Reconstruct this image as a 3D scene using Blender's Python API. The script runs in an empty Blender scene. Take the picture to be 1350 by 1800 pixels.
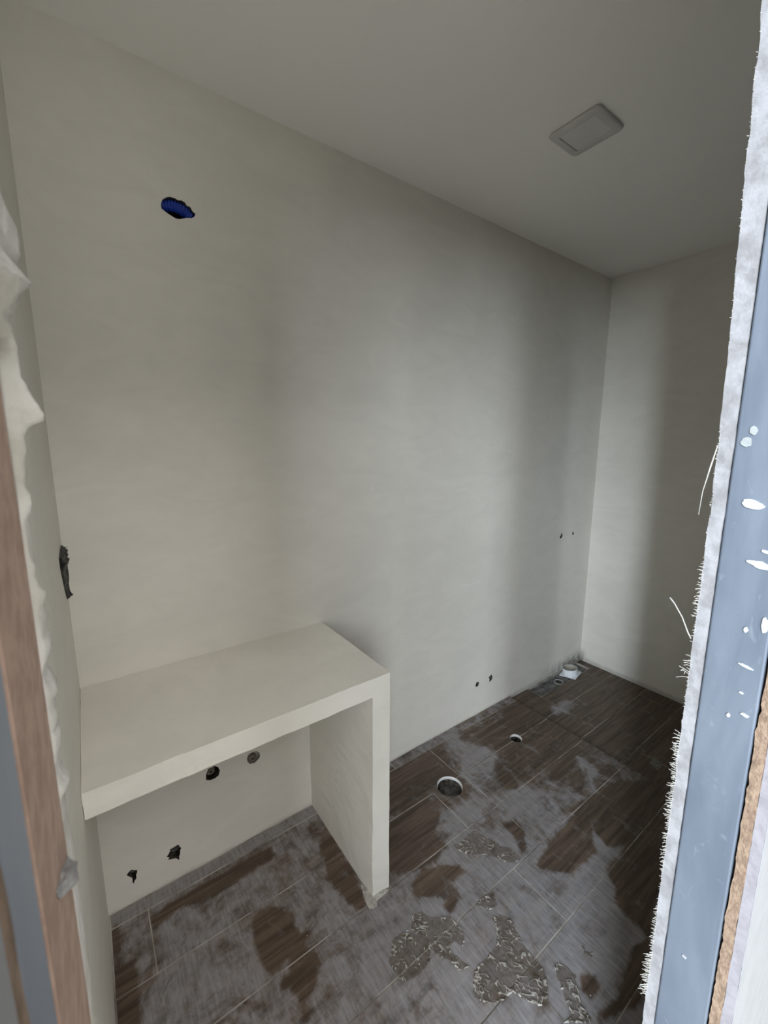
import bpy, bmesh, math, random
import numpy as np
from mathutils import Vector, Matrix, noise

# ------------------------------------------------------------------ camera, sky, lights, exposure
S = bpy.context.scene
COL = S.collection
random.seed(7)

cam_d = bpy.data.cameras.new('camera')
cam = bpy.data.objects.new('camera', cam_d)
COL.objects.link(cam)
Rm = Matrix(((0.80965755, -0.58689360, 0.00324895), (0.09347676, 0.13441835, 0.98650585), (0.57941069, 0.79842821, -0.16369375)))
m3 = Matrix((Rm[0], Rm[1], -Rm[2])).transposed()
cam.matrix_world = Matrix.Translation((0.0626, -1.4109, 1.5015)) @ m3.to_4x4()
cam_d.sensor_fit = 'VERTICAL'
cam_d.sensor_height = 24.0
cam_d.lens = 24.0 * 731.46 / 1800.0
cam_d.clip_start = 0.01
cam_d.dof.use_dof = True
cam_d.dof.focus_distance = 1.7
cam_d.dof.aperture_fstop = 16.0
S.camera = cam

world = bpy.data.worlds.new('sky')
S.world = world
world.use_nodes = True
bg = world.node_tree.nodes['Background']
bg.inputs['Color'].default_value = (0.98, 0.98, 1.0, 1)
bg.inputs['Strength'].default_value = 0.17


def area_light(name, loc, target, w, h, power, color):
    d = bpy.data.lights.new(name, 'AREA')
    d.shape = 'RECTANGLE'
    d.size, d.size_y = w, h
    d.energy = power
    d.color = color
    o = bpy.data.objects.new(name, d)
    COL.objects.link(o)
    o.location = loc
    o.rotation_euler = (Vector(target) - Vector(loc)).to_track_quat('-Z', 'Y').to_euler()
    return o


# unseen lights behind the doorway: left window light in three pieces, plus added front and overhead fill
area_light('window_daylight', (-4.6, -8.85, 4.0), (0.32, -1.3, 1.2), 2.9, 5.2, 760.0, (0.87, 0.935, 1.0))
area_light('window_daylight_split', (-6.4, -7.3, 4.0), (0.32, -1.3, 1.2), 2.0, 5.2, 1500.0, (0.85, 0.925, 1.0))  # second, stronger piece of the same left window light, split for brightness
area_light('side_window_daylight', (-7.7, -5.5, 4.0), (0.32, -1.3, 1.2), 1.9, 5.2, 2500.0, (0.80, 0.90, 1.0))
area_light('front_fill', (0.75, -6.2, 1.4), (0.5, -1.2, 1.1), 3.0, 2.4, 50.0, (1.0, 0.985, 0.97))  # added ambient fill, unseen, for the room's general brightness
area_light('overhead_fill', (0.4, -3.0, 3.4), (0.4, -3.0, 0.0), 2.0, 1.6, 105.0, (1.0, 0.985, 0.965))  # added unseen area light; its bounce off the outer floor lifts the ceiling

S.view_settings.view_transform = 'Standard'
S.view_settings.look = 'None'
S.view_settings.exposure = -0.36
S.view_settings.gamma = 1.0
S.view_settings.use_curve_mapping = False


# ------------------------------------------------------------------ helpers


def lin(r, g, b):
    return tuple(((c / 255.0 + 0.055) / 1.055) ** 2.4 if c > 10 else c / 255.0 / 12.92 for c in (r, g, b)) + (1.0,)


class NT:
    def __init__(self, name):
        self.m = bpy.data.materials.new(name)
        self.m.use_nodes = True
        self.t = self.m.node_tree
        self.b = self.t.nodes['Principled BSDF']
        self.out = self.t.nodes['Material Output']

    def n(self, typ, **kw):
        nd = self.t.nodes.new(typ)
        for k, v in kw.items():
            setattr(nd, k, v)
        return nd

    def l(self, a, b):
        self.t.links.new(a, b)

    def put(self, sock, v):
        if hasattr(v, 'is_linked') or hasattr(v, 'links'):
            self.l(v, sock)
        else:
            sock.default_value = v

    def noise(self, scale, detail=4.0, rough=0.55, vec=None, dist=0.0):
        nd = self.n('ShaderNodeTexNoise')
        nd.inputs['Scale'].default_value = scale
        nd.inputs['Detail'].default_value = detail
        nd.inputs['Roughness'].default_value = rough
        nd.inputs['Distortion'].default_value = dist
        if vec is not None:
            self.l(vec, nd.inputs['Vector'])
        return nd.outputs['Fac']

    def pos(self):
        return self.n('ShaderNodeNewGeometry').outputs['Position']

    def scaled(self, vec, sc, rot=(0, 0, 0)):
        nd = self.n('ShaderNodeMapping')
        nd.inputs['Scale'].default_value = sc
        nd.inputs['Rotation'].default_value = rot
        self.l(vec, nd.inputs['Vector'])
        return nd.outputs['Vector']

    def ramp(self, fac, a, b, smooth=True):
        nd = self.n('ShaderNodeMapRange')
        nd.interpolation_type = 'SMOOTHSTEP' if smooth else 'LINEAR'
        nd.inputs['From Min'].default_value = a
        nd.inputs['From Max'].default_value = b
        self.l(fac, nd.inputs['Value'])
        return nd.outputs['Result']

    def mix(self, fac, a, b):
        nd = self.n('ShaderNodeMix', data_type='RGBA')
        self.put(nd.inputs[0], fac)
        self.put(nd.inputs[6], a)
        self.put(nd.inputs[7], b)
        return nd.outputs[2]

    def math(self, op, a, b=0.0, clamp=False):
        nd = self.n('ShaderNodeMath', operation=op, use_clamp=clamp)
        self.put(nd.inputs[0], a)
        self.put(nd.inputs[1], b)
        return nd.outputs[0]

    def attr(self, name):
        nd = self.n('ShaderNodeAttribute')
        nd.attribute_name = name
        return nd.outputs['Fac']

    def bump(self, h, strength, dist):
        nd = self.n('ShaderNodeBump')
        nd.inputs['Strength'].default_value = strength
        nd.inputs['Distance'].default_value = dist
        self.l(h, nd.inputs['Height'])
        self.l(nd.outputs['Normal'], self.b.inputs['Normal'])

    def set(self, color=None, rough=None, metal=None, spec=None):
        if color is not None:
            self.put(self.b.inputs['Base Color'], color)
        if rough is not None:
            self.put(self.b.inputs['Roughness'], rough)
        if metal is not None:
            self.put(self.b.inputs['Metallic'], metal)
        if spec is not None:
            self.b.inputs['Specular IOR Level'].default_value = spec
        return self


def speckled(name, c1, c2, scale, rough=0.8, bump=0.3, bdist=0.001, metal=0.0, stretch=(1, 1, 1), lo=0.35, hi=0.65, spec=0.3):
    t = NT(name)
    v = t.scaled(t.pos(), stretch)
    f = t.noise(scale, 5, 0.6, v)
    t.set(t.mix(t.ramp(f, lo, hi), c1, c2), rough, metal, spec)
    if bump:
        t.bump(t.noise(scale * 2.5, 4, 0.6, v), bump, bdist)
    return t.m


def make_plaster(name, c, dc, rough, grime=False, scuff=False):
    """trowelled micro-cement: broad mottling, faint trowel strokes and fine grit"""
    t = NT(name)
    p = t.pos()
    broad = t.noise(1.7, 3, 0.5, p, 0.6)
    stroke = t.noise(5.0, 4, 0.6, t.scaled(p, (1.0, 1.0, 2.2), (0.3, 0.5, 0.2)), 1.2)
    fine = t.noise(160.0, 2, 0.5, p)
    f = t.math('ADD', t.math('MULTIPLY', broad, 0.55), t.math('MULTIPLY', stroke, 0.45))
    lo = tuple(x * (1 - dc) for x in c[:3]) + (1,)
    hi = tuple(min(1, x * (1 + dc)) for x in c[:3]) + (1,)
    t.set(t.mix(t.ramp(f, 0.33, 0.67), lo, hi), t.math('ADD', rough - 0.08, t.math('MULTIPLY', stroke, 0.16)), 0.0, 0.35)
    t.bump(t.math('ADD', t.math('MULTIPLY', stroke, 1.0), t.math('MULTIPLY', fine, 0.12)), 0.16, 0.01)
    if scuff:
        sc = t.ramp(t.noise(24, 6, 0.7, t.scaled(p, (1, 1.6, 1), (0, 0, 0.6)), 1.5), 0.64, 0.74)
        t.set(t.mix(t.math('MULTIPLY', sc, 0.22), t.b.inputs['Base Color'].links[0].from_socket, lin(150, 144, 130)))
    if grime:
        # damp dirt along the foot of the wall and a mouldy patch above the channel
        xyz = t.n('ShaderNodeSeparateXYZ')
        t.l(p, xyz.inputs[0])
        n = t.noise(28, 4, 0.6, p)
        foot = t.math('MULTIPLY', t.ramp(t.math('ADD', xyz.outputs[2], t.math('MULTIPLY', n, 0.03)), 0.030, 0.008), 0.30)
        patch = t.math('MULTIPLY', t.ramp(xyz.outputs[2], 0.085, -0.01), t.math('MULTIPLY', t.math('MULTIPLY', t.ramp(xyz.outputs[0], 2.25, 2.6), t.ramp(xyz.outputs[1], -0.05, -0.01)), t.ramp(n, 0.25, 0.6)))
        g = t.math('MAXIMUM', foot, t.math('MULTIPLY', patch, 0.75))
        old = t.b.inputs['Base Color'].links[0].from_socket
        t.set(t.mix(g, old, lin(96, 90, 80)))
    return t.m


def make_ceiling():
    t = NT('ceiling_paint')
    p = t.pos()
    f = t.noise(2.2, 3, 0.5, p, 0.4)
    c = lin(248, 246, 240)
    t.set(t.mix(f, tuple(x * 0.96 for x in c[:3]) + (1,), c), 0.85, 0, 0.2)
    t.bump(t.noise(220, 3, 0.6, p), 0.12, 0.002)
    return t.m


def make_tile():
    """wood-look porcelain under a film of cement dust; 'dust' is measured per vertex"""
    t = NT('wood_look_tile')
    tc = t.n('ShaderNodeTexCoord').outputs['Object']
    oi = t.n('ShaderNodeObjectInfo').outputs['Random']
    comb = t.n('ShaderNodeCombineXYZ')
    t.l(t.math('MULTIPLY', oi, 17.0), comb.inputs[2])
    t.l(t.math('MULTIPLY', oi, 5.0), comb.inputs[0])
    add = t.n('ShaderNodeVectorMath', operation='ADD')
    t.l(tc, add.inputs[0])
    t.l(comb.outputs[0], add.inputs[1])
    g = t.scaled(add.outputs[0], (1.3, 22.0, 1.0))
    grain = t.noise(2.3, 6, 0.62, g, 0.7)
    fineg = t.noise(14.0, 3, 0.6, g)
    wood = t.mix(t.ramp(grain, 0.33, 0.68), lin(70, 57, 47), lin(108, 91, 77))
    wood = t.mix(t.math('MULTIPLY', t.ramp(fineg, 0.45, 0.75), 0.35), wood, lin(58, 47, 39))
    p = t.pos()
    n1 = t.noise(8.0, 6, 0.64, t.scaled(p, (1.0, 0.75, 1.0), (0, 0, 0.5)), 1.6)
    n2 = t.noise(42.0, 4, 0.6, p, 0.3)
    st = t.noise(9.0, 5, 0.65, t.scaled(p, (13.0, 1.6, 1.0), (0, 0, -0.22)), 0.3)
    a = t.attr('dust')
    s = t.math('ADD', a, t.math('MULTIPLY', t.math('SUBTRACT', n1, 0.5), 1.35))
    s = t.math('ADD', s, t.math('MULTIPLY', t.math('SUBTRACT', n2, 0.5), 0.55))
    film = t.ramp(s, 0.26, 0.78)
    streak = t.math('ADD', t.math('MULTIPLY', st, 0.75), t.math('MULTIPLY', n1, 0.25))
    amt = t.math('MULTIPLY', film, t.ramp(streak, 0.10, 0.80, False))
    amt = t.math('ADD', t.math('MULTIPLY', amt, 0.86), t.math('MULTIPLY', t.ramp(streak, 0.5, 0.8), 0.07), True)
    speck = t.ramp(t.noise(330, 2, 0.5, p), 0.70, 0.78)
    col = t.mix(amt, wood, t.mix(n2, lin(160, 158, 160), lin(190, 189, 193)))
    col = t.mix(t.math('MULTIPLY', speck, t.math('MULTIPLY', film, 0.35)), col, lin(190, 188, 186))
    t.set(col, t.math('ADD', 0.42, t.math('MULTIPLY', amt, 0.45)), 0, 0.35)
    t.bump(t.math('ADD', grain, t.math('MULTIPLY', streak, 0.6)), 0.10, 0.002)
    return t.m


def make_steel(name, k):
    t = NT(name)
    p = t.pos()
    sp = t.noise(18, 4, 0.6, t.scaled(p, (1, 1, 0.22)), 0.5)
    scr = t.noise(60, 3, 0.6, t.scaled(p, (1, 1.2, 0.5), (0.6, 0, 0)), 1.5)
    c = t.mix(t.ramp(sp, 0.3, 0.7), lin(98 + k, 106 + k, 118 + k), lin(113 + k, 121 + k, 132 + k))
    c = t.mix(t.math('MULTIPLY', t.ramp(scr, 0.62, 0.75), 0.35), c, lin(140, 146, 153))
    t.set(c, t.math('ADD', 0.38, t.math('MULTIPLY', sp, 0.25)), 0.35, 0.4)
    t.bump(scr, 0.05, 0.001)
    return t.m


def make_water():
    t = NT('dirty_water')
    r = t.attr('ridge')
    p = t.pos()
    n = t.noise(120, 4, 0.6, p, 1.0)
    c = t.mix(t.ramp(t.math('ADD', r, t.math('MULTIPLY', t.math('SUBTRACT', n, 0.5), 0.5)), 0.35, 0.95), lin(108, 96, 84), lin(200, 196, 188))
    t.set(c, 0.12, 0, 0.5)
    tr = t.n('ShaderNodeBsdfTransparent')
    tr.inputs['Color'].default_value = (0.94, 0.925, 0.90, 1)
    ms = t.n('ShaderNodeMixShader')
    t.l(t.math('ADD', 0.20, t.math('MULTIPLY', t.ramp(r, 0.1, 0.7), 0.62)), ms.inputs[0])
    t.l(tr.outputs[0], ms.inputs[1])
    t.l(t.b.outputs[0], ms.inputs[2])
    t.l(ms.outputs[0], t.out.inputs['Surface'])
    return t.m


M = dict(
    wall=make_plaster('micro_cement', lin(233, 229, 219), 0.045, 0.62, True),
    bench=make_plaster('bench_cement', lin(233, 229, 219), 0.045, 0.6, False, True),
    ceiling=make_ceiling(),
    tile=make_tile(),
    grout=speckled('grout', lin(112, 105, 96), lin(190, 184, 175), 5, 0.9),
    mortar=speckled('mortar', lin(84, 82, 80), lin(128, 126, 122), 26, 0.95, 0.6, 0.004),
    screed=speckled('outer_screed', lin(208, 202, 190), lin(224, 218, 206), 6, 0.9),
    palemortar=speckled('pale_mortar', lin(150, 146, 138), lin(186, 182, 172), 60, 0.95, 0.8, 0.003),
    biscuit=speckled('tile_body', lin(205, 203, 200), lin(228, 226, 222), 90, 0.8),
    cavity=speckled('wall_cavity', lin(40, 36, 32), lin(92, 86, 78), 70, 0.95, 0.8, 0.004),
    gypsum=speckled('gypsum_edge', lin(118, 116, 117), lin(138, 137, 139), 45, 0.9, 0.5, 0.002),
    plaster=speckled('raw_plaster', lin(185, 181, 171), lin(205, 202, 195), 40, 0.9, 0.5, 0.003),
    greyplaster=speckled('grey_plaster', lin(140, 138, 136), lin(176, 174, 172), 60, 0.95, 0.7, 0.003),
    paper=speckled('white_board_paper', lin(136, 136, 137), lin(142, 142, 143), 20, 0.85, 0.1),
    lilac=speckled('pale_board_edge', lin(124, 120, 124), lin(136, 132, 136), 70, 0.9, 0.4, 0.001),
    osb=speckled('fibre_board_edge', lin(112, 93, 78), lin(138, 118, 100), 170, 0.9, 0.7, 0.002, stretch=(1, 1, 0.6)),
    brown=speckled('brown_board', lin(160, 134, 119), lin(180, 154, 138), 130, 0.9, 0.25, 0.001),
    steel=make_steel('galvanised_steel', -3),
    liftedsteel=make_steel('lightened_steel', 34),  # same steel lightened in colour, because the left jamb gets less light
    gap=speckled('dark_gap', lin(34, 30, 34), lin(52, 46, 50), 40, 0.9),
    thread=speckled('glass_fibre_thread', lin(148, 146, 140), lin(166, 164, 158), 40, 0.7, 0),
    splash=speckled('plaster_splash', lin(158, 160, 163), lin(178, 180, 182), 120, 0.85, 0.6, 0.001),
    dullsplash=speckled('thin_plaster_splash', lin(134, 138, 138), lin(146, 149, 148), 120, 0.85, 0.4, 0.001),
    pvc=speckled('white_pvc', lin(222, 224, 228), lin(234, 236, 238), 15, 0.35, 0, spec=0.5),
    pvcin=speckled('dusty_pvc', lin(150, 145, 134), lin(182, 178, 166), 40, 0.8, 0.2),
    lampframe=speckled('lamp_frame_paint', lin(200, 198, 194), lin(206, 204, 200), 12, 0.45, 0),
    diffuser=speckled('lamp_diffuser', lin(212, 210, 205), lin(216, 214, 209), 12, 0.5, 0),
    conduit=speckled('blue_conduit_plastic', lin(30, 56, 150), lin(40, 72, 180), 60, 0.22, 0, spec=0.5),
    blackplastic=speckled('black_plastic', lin(14, 14, 17), lin(26, 26, 30), 60, 0.5, 0.3, 0.002),
    brass=speckled('dulled_brass', lin(120, 112, 100), lin(170, 164, 152), 80, 0.4, 0.2, metal=0.7),
    scrap=speckled('dull_scrap', lin(112, 106, 100), lin(132, 126, 118), 50, 0.9, 0.3),
    water=make_water(),
)


def link(name, me, mat=None, parent=None, loc=None):
    o = bpy.data.objects.new(name, me)
    COL.objects.link(o)
    if mat is not None:
        me.materials.append(mat)
    if loc is not None:
        o.location = loc
    if parent is not None:
        o.parent = parent
    return o


def mesh_of(bm, name, smooth=False):
    me = bpy.data.meshes.new(name)
    bmesh.ops.recalc_face_normals(bm, faces=bm.faces)
    bm.to_mesh(me)
    bm.free()
    if smooth:
        me.polygons.foreach_set('use_smooth', [True] * len(me.polygons))
    return me


def obj(name, bm, mat, parent=None, smooth=False, loc=None):
    return link(name, mesh_of(bm, name, smooth), mat, parent, loc)


def box_bm(x0, x1, y0, y1, z0, z1, bevel=0.0):
    bm = bmesh.new()
    bmesh.ops.create_cube(bm, size=1.0)
    for v in bm.verts:
        v.co = Vector(((x0 + x1) / 2 + v.co.x * (x1 - x0), (y0 + y1) / 2 + v.co.y * (y1 - y0), (z0 + z1) / 2 + v.co.z * (z1 - z0)))
    if bevel:
        bmesh.ops.bevel(bm, geom=bm.edges[:], offset=bevel, segments=2, profile=0.6, affect='EDGES')
    return bm


def prism_bm(pts, axis, a, b, cap_a=True, cap_b=True):
    """extrude a closed 2-D outline along an axis from a to b"""
    bm = bmesh.new()

    def mk(p, d):
        return {'y': (p[0], d, p[1]), 'z': (p[0], p[1], d), 'x': (d, p[0], p[1])}[axis]
    va = [bm.verts.new(mk(p, a)) for p in pts]
    vb = [bm.verts.new(mk(p, b)) for p in pts]
    n = len(pts)
    for i in range(n):
        bm.faces.new((va[i], va[(i + 1) % n], vb[(i + 1) % n], vb[i]))
    if cap_a:
        bm.faces.new(va)
    if cap_b:
        bm.faces.new(list(reversed(vb)))
    return bm


def lathe_bm(profile, seg, origin, axis='z'):
    """profile of (radius, height); axis z or y (height runs along the axis)"""
    bm = bmesh.new()
    rings = []
    for r, h in profile:
        ring = []
        for i in range(seg):
            a = 2 * math.pi * i / seg
            c = (r * math.cos(a), r * math.sin(a), h) if axis == 'z' else (r * math.cos(a), h, r * math.sin(a))
            ring.append(bm.verts.new(Vector(origin) + Vector(c)))
        rings.append(ring)
    for k in range(len(rings) - 1):
        for i in range(seg):
            bm.faces.new((rings[k][i], rings[k][(i + 1) % seg], rings[k + 1][(i + 1) % seg], rings[k + 1][i]))
    return bm, rings


def tube_bm(bm, pts, radii, seg=6):
    prev = None
    for i, p in enumerate(pts):
        p = Vector(p)
        d = (Vector(pts[min(i + 1, len(pts) - 1)]) - Vector(pts[max(i - 1, 0)])).normalized()
        u = d.orthogonal().normalized() if prev is None else (pu - d * pu.dot(d)).normalized()
        pu = u
        w = d.cross(u)
        ring = [bm.verts.new(p + (u * math.cos(2 * math.pi * k / seg) + w * math.sin(2 * math.pi * k / seg)) * radii[i]) for k in range(seg)]
        if prev:
            for k in range(seg):
                bm.faces.new((prev[k], prev[(k + 1) % seg], ring[(k + 1) % seg], ring[k]))
        else:
            bm.faces.new(list(reversed(ring)))
        prev = ring
    bm.faces.new(prev)
    return bm


def cut(o, cutters):
    """subtract throw-away prisms from an object's mesh"""
    tmp = []
    for bm in cutters:
        c = link('cutter', mesh_of(bm, 'cutter'))
        md = o.modifiers.new('cut', 'BOOLEAN')
        md.object = c
        md.operation = 'DIFFERENCE'
        md.solver = 'EXACT'
        tmp.append(c)
    bpy.context.view_layer.update()
    me = bpy.data.meshes.new_from_object(o.evaluated_get(bpy.context.evaluated_depsgraph_get()))
    o.modifiers.clear()
    o.data = me
    for c in tmp:
        m_ = c.data
        bpy.data.objects.remove(c)
        bpy.data.meshes.remove(m_)


def tag(o, label, cat, group=None, kind=None):
    o['label'] = label
    o['category'] = cat
    if group:
        o['group'] = group
    if kind:
        o['kind'] = kind
    return o


def struct(o):
    o['kind'] = 'structure'
    return o


def empty(name, loc=(0, 0, 0)):
    o = bpy.data.objects.new(name, None)
    o.empty_display_size = 0.05
    COL.objects.link(o)
    o.location = loc
    return o


def part(name, bm, mat, root, smooth=False):
    """a child given in world coordinates"""
    me = mesh_of(bm, name, smooth)
    me.transform(Matrix.Translation(-Vector(root.location)))
    return link(name, me, mat, root)


def circle(cx, cy, r, n=40):
    return [(cx + r * math.cos(2 * math.pi * i / n), cy + r * math.sin(2 * math.pi * i / n)) for i in range(n)]


def inset(pts, k):
    cx = sum(p[0] for p in pts) / len(pts)
    cy = sum(p[1] for p in pts) / len(pts)
    return [(cx + (p[0] - cx) * k, cy + (p[1] - cy) * k) for p in pts]


def inside(px, py, poly):
    """points in polygon, and distance to its outline (numpy)"""
    n = len(poly)
    ins = np.zeros(px.shape, bool)
    dist = np.full(px.shape, 9.0)
    for i in range(n):
        x0, y0 = poly[i]
        x1, y1 = poly[(i + 1) % n]
        c = ((y0 > py) != (y1 > py))
        with np.errstate(divide='ignore', invalid='ignore'):
            xi = (x1 - x0) * (py - y0) / (y1 - y0 if y1 != y0 else 1e-9) + x0
        ins ^= c & (px < xi)
        dx, dy = x1 - x0, y1 - y0
        t = np.clip(((px - x0) * dx + (py - y0) * dy) / (dx * dx + dy * dy + 1e-12), 0, 1)
        dist = np.minimum(dist, np.hypot(px - x0 - t * dx, py - y0 - t * dy))
    return ins, dist


W, H = 2.821, 2.50          # room length and height
BL, BD, BH, BT, BP = 0.7826, 0.454, 0.7965, 0.0611, 0.0669   # bench: length, depth, height, slab, side panel
YI = -1.263                 # inner face of the doorway wall
XL, XR = 0.049, 0.593       # jambs
SZ = -0.020                 # shower floor level
SX = 2.02                   # shower step

# ------------------------------------------------------------------ traced outlines, metres in the room
C_s1=[(0.3758,-0.2864),(0.4038,-0.2702),(0.4618,-0.2996),(0.4824,-0.3432),(0.4708,-0.3782),(0.4787,-0.4029),(0.5086,-0.4131),(0.5060,-0.4263),(0.4798,-0.4331),(0.4642,-0.4502),(0.4922,-0.4843),(0.4801,-0.5155),(0.4514,-0.5511),(0.4205,-0.5583),(0.4135,-0.5297),(0.3815,-0.4946),(0.3946,-0.4794),(0.4188,-0.4713),(0.4293,-0.4389),(0.4145,-0.4316),(0.3921,-0.4521),(0.3742,-0.4456),(0.3586,-0.4148),(0.3538,-0.3706),(0.3593,-0.3242)]
C_s1b=[(0.4110,-0.5714),(0.4269,-0.5800),(0.4243,-0.5949),(0.4135,-0.6007),(0.4013,-0.5919),(0.4027,-0.5793)]
C_s2=[(0.6687,-0.1684),(0.6829,-0.1618),(0.7143,-0.1715),(0.7136,-0.2379),(0.7111,-0.3820),(0.6893,-0.4521),(0.6845,-0.4642),(0.6666,-0.4513),(0.6559,-0.4374),(0.6426,-0.4058),(0.6297,-0.3607),(0.6311,-0.3347),(0.6264,-0.3071),(0.6436,-0.2689),(0.6514,-0.2481),(0.6488,-0.2269),(0.6560,-0.1964)]
C_s3=[(0.1093,-0.0901),(0.1675,-0.0747),(0.2955,-0.0778),(0.3895,-0.0773),(0.5062,-0.0824),(0.5085,-0.1218),(0.4056,-0.1285),(0.2966,-0.1332),(0.1819,-0.1102),(0.1078,-0.1277)]
C_s4=[(0.0069,-0.0625),(0.0173,-0.0395),(0.0258,-0.1746),(0.0538,-0.1814),(0.0556,-0.2221),(0.0488,-0.3454),(-0.0042,-0.3072)]
C_d0=[(1.0622,-0.0817),(1.3277,-0.0600),(1.2584,-0.2050),(1.1290,-0.2636),(0.9533,-0.2280)]
C_d1=[(0.9259,-0.2648),(1.1333,-0.2668),(1.1299,-0.3405),(1.0356,-0.3974),(1.0471,-0.4690),(0.9656,-0.4464),(0.9035,-0.4477),(0.8294,-0.3944)]
C_d1b=[(0.9326,-0.2558),(1.0693,-0.2671),(1.0116,-0.3802),(1.0386,-0.4506),(0.9765,-0.4890),(0.8370,-0.4438),(0.8294,-0.3944)]
C_d2=[(0.9174,-0.4800),(0.9818,-0.5098),(1.0368,-0.5438),(1.0244,-0.5680),(0.9705,-0.5716),(0.9561,-0.6214),(0.8960,-0.6343),(0.8932,-0.6139),(0.9045,-0.5842),(0.8375,-0.5261),(0.8568,-0.4896)]
C_d3=[(1.2948,-0.5305),(1.3501,-0.5494),(1.3416,-0.5914),(1.2909,-0.6447),(1.2463,-0.6546),(1.2912,-0.5816)]
C_d4=[(2.0181,-0.3994),(1.9445,-0.4821),(1.7053,-0.5444),(1.6493,-0.5041)]
C_d5=[(1.2593,-0.7042),(1.3658,-0.6863),(1.4632,-0.6789),(1.6375,-0.6761),(1.6351,-0.7043),(1.5124,-0.7793),(1.4844,-0.8083),(1.3767,-0.8000),(1.3304,-0.7886),(1.2654,-0.7308)]
C_jamb_shade=[(1.4488,-0.8630),(1.6077,-0.8605),(1.8861,-0.8850),(1.4930,-1.0085),(1.3494,-1.0393),(1.3477,-0.9691),(1.3598,-0.9316),(1.4160,-0.9133)]  # right jamb's shadow on the floor, put into the dust mask as bare tile
C_d7=[(1.2795,-1.0291),(1.3452,-1.0445),(1.1782,-1.0988),(1.0264,-1.0513),(1.0302,-1.0360),(1.1218,-1.0582)]  # feathered dust edge, with the right jamb's shadow painted in as well
C_d8=[(1.0879,-0.9692),(1.1145,-0.9920),(1.0954,-1.0126),(1.0571,-1.0114),(1.0529,-0.9886)]
C_d9=[(1.5459,-0.6400),(1.7089,-0.6651),(1.8959,-0.6991),(2.0722,-0.8260),(1.8427,-0.8828),(1.6155,-0.8662),(1.5350,-0.8206),(1.5686,-0.7549),(1.6266,-0.6982)]
D_e1=[(1.4304,-0.0238),(1.5246,-0.0209),(1.5165,-0.1528),(1.5648,-0.2091),(1.5388,-0.2934),(1.4347,-0.3497),(1.3388,-0.3157),(1.3295,-0.2471),(1.3990,-0.2125),(1.4090,-0.1184)]
D_e2=[(1.1129,-0.3283),(1.1809,-0.3625),(1.1801,-0.4340),(1.1717,-0.4555),(1.0995,-0.4435),(1.0744,-0.3990)]
D_e3=[(1.3586,-0.3126),(1.3706,-0.4375),(1.3091,-0.4547),(1.1758,-0.4516),(1.1722,-0.3856),(1.2512,-0.3673)]
D_e4=[(1.3360,-0.4590),(1.4696,-0.4604),(1.4941,-0.4944),(1.5131,-0.5559),(1.4864,-0.5972),(1.3527,-0.6517),(1.3404,-0.6038)]
D_e5=[(1.5254,-0.5954),(1.5570,-0.6105),(1.5306,-0.6436),(1.4819,-0.6231)]
D_e6=[(1.7391,-0.6377),(1.7753,-0.6469),(1.6344,-0.7184),(1.5553,-0.7718),(1.5452,-0.8155),(1.5893,-0.8597),(1.5161,-0.8664),(1.4317,-0.8171),(1.5079,-0.8010),(1.5564,-0.7461)]
D_e7=[(1.8913,-0.4860),(1.8935,-0.5485),(1.8360,-0.6384),(1.7799,-0.6331),(1.8378,-0.5664)]
D_e8=[(2.1669,-0.1877),(2.2738,-0.2193),(2.3840,-0.2519),(2.1735,-0.2789),(2.1148,-0.2367)]
D_e9=[(1.0094,-0.1617),(1.0840,-0.1993),(1.0681,-0.2355),(0.9761,-0.2150)]
D_e10=[(1.8454,-0.6451),(1.9144,-0.7125),(1.8603,-0.7579),(1.8576,-0.7061)]
D_e11=[(1.5171,-0.4780),(1.5954,-0.5509),(1.5774,-0.5624),(1.4805,-0.5167)]
P1=[(0.7001,-0.5832),(0.7265,-0.5830),(0.7534,-0.5996),(0.7761,-0.6132),(0.7914,-0.6353),(0.7936,-0.6560),(0.7706,-0.6813),(0.7435,-0.6966),(0.7147,-0.6999),(0.6727,-0.6905),(0.6546,-0.6751),(0.6545,-0.6517),(0.6547,-0.6228),(0.6825,-0.6023)]
P2=[(0.7928,-0.5644),(0.8220,-0.5764),(0.8387,-0.6065),(0.8678,-0.6304),(0.8888,-0.6396),(0.8935,-0.6723),(0.8875,-0.7102),(0.8603,-0.7254),(0.8506,-0.6998),(0.8232,-0.6986),(0.8297,-0.7341),(0.8429,-0.7684),(0.8076,-0.7622),(0.8037,-0.7254),(0.7852,-0.7020),(0.7824,-0.6795),(0.7939,-0.6481),(0.7605,-0.5992)]
P3=[(0.9973,-0.7239),(1.0250,-0.7318),(1.0415,-0.7586),(1.0295,-0.7932),(1.0131,-0.8356),(1.0127,-0.8762),(1.0081,-0.9069),(0.9821,-0.9342),(0.9467,-0.9519),(0.9245,-0.9359),(0.9067,-0.9061),(0.8961,-0.8810),(0.8487,-0.8728),(0.8163,-0.8536),(0.7991,-0.8241),(0.8236,-0.7925),(0.8558,-0.7826),(0.8985,-0.7837),(0.9497,-0.7793),(0.9797,-0.7517)]
P4=[(1.0400,-0.9107),(1.0553,-0.9119),(1.0739,-0.9351),(1.0713,-0.9572),(1.0438,-0.9876),(1.0243,-1.0080),(1.0198,-1.0335),(1.0095,-1.0390),(0.9450,-0.9923),(0.9825,-0.9985),(0.9998,-0.9690),(1.0186,-0.9424)]
P5=[(0.9795,-0.6653),(1.0201,-0.6659),(1.0603,-0.6753),(1.0383,-0.7108),(1.0106,-0.7094),(0.9942,-0.6883)]
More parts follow.
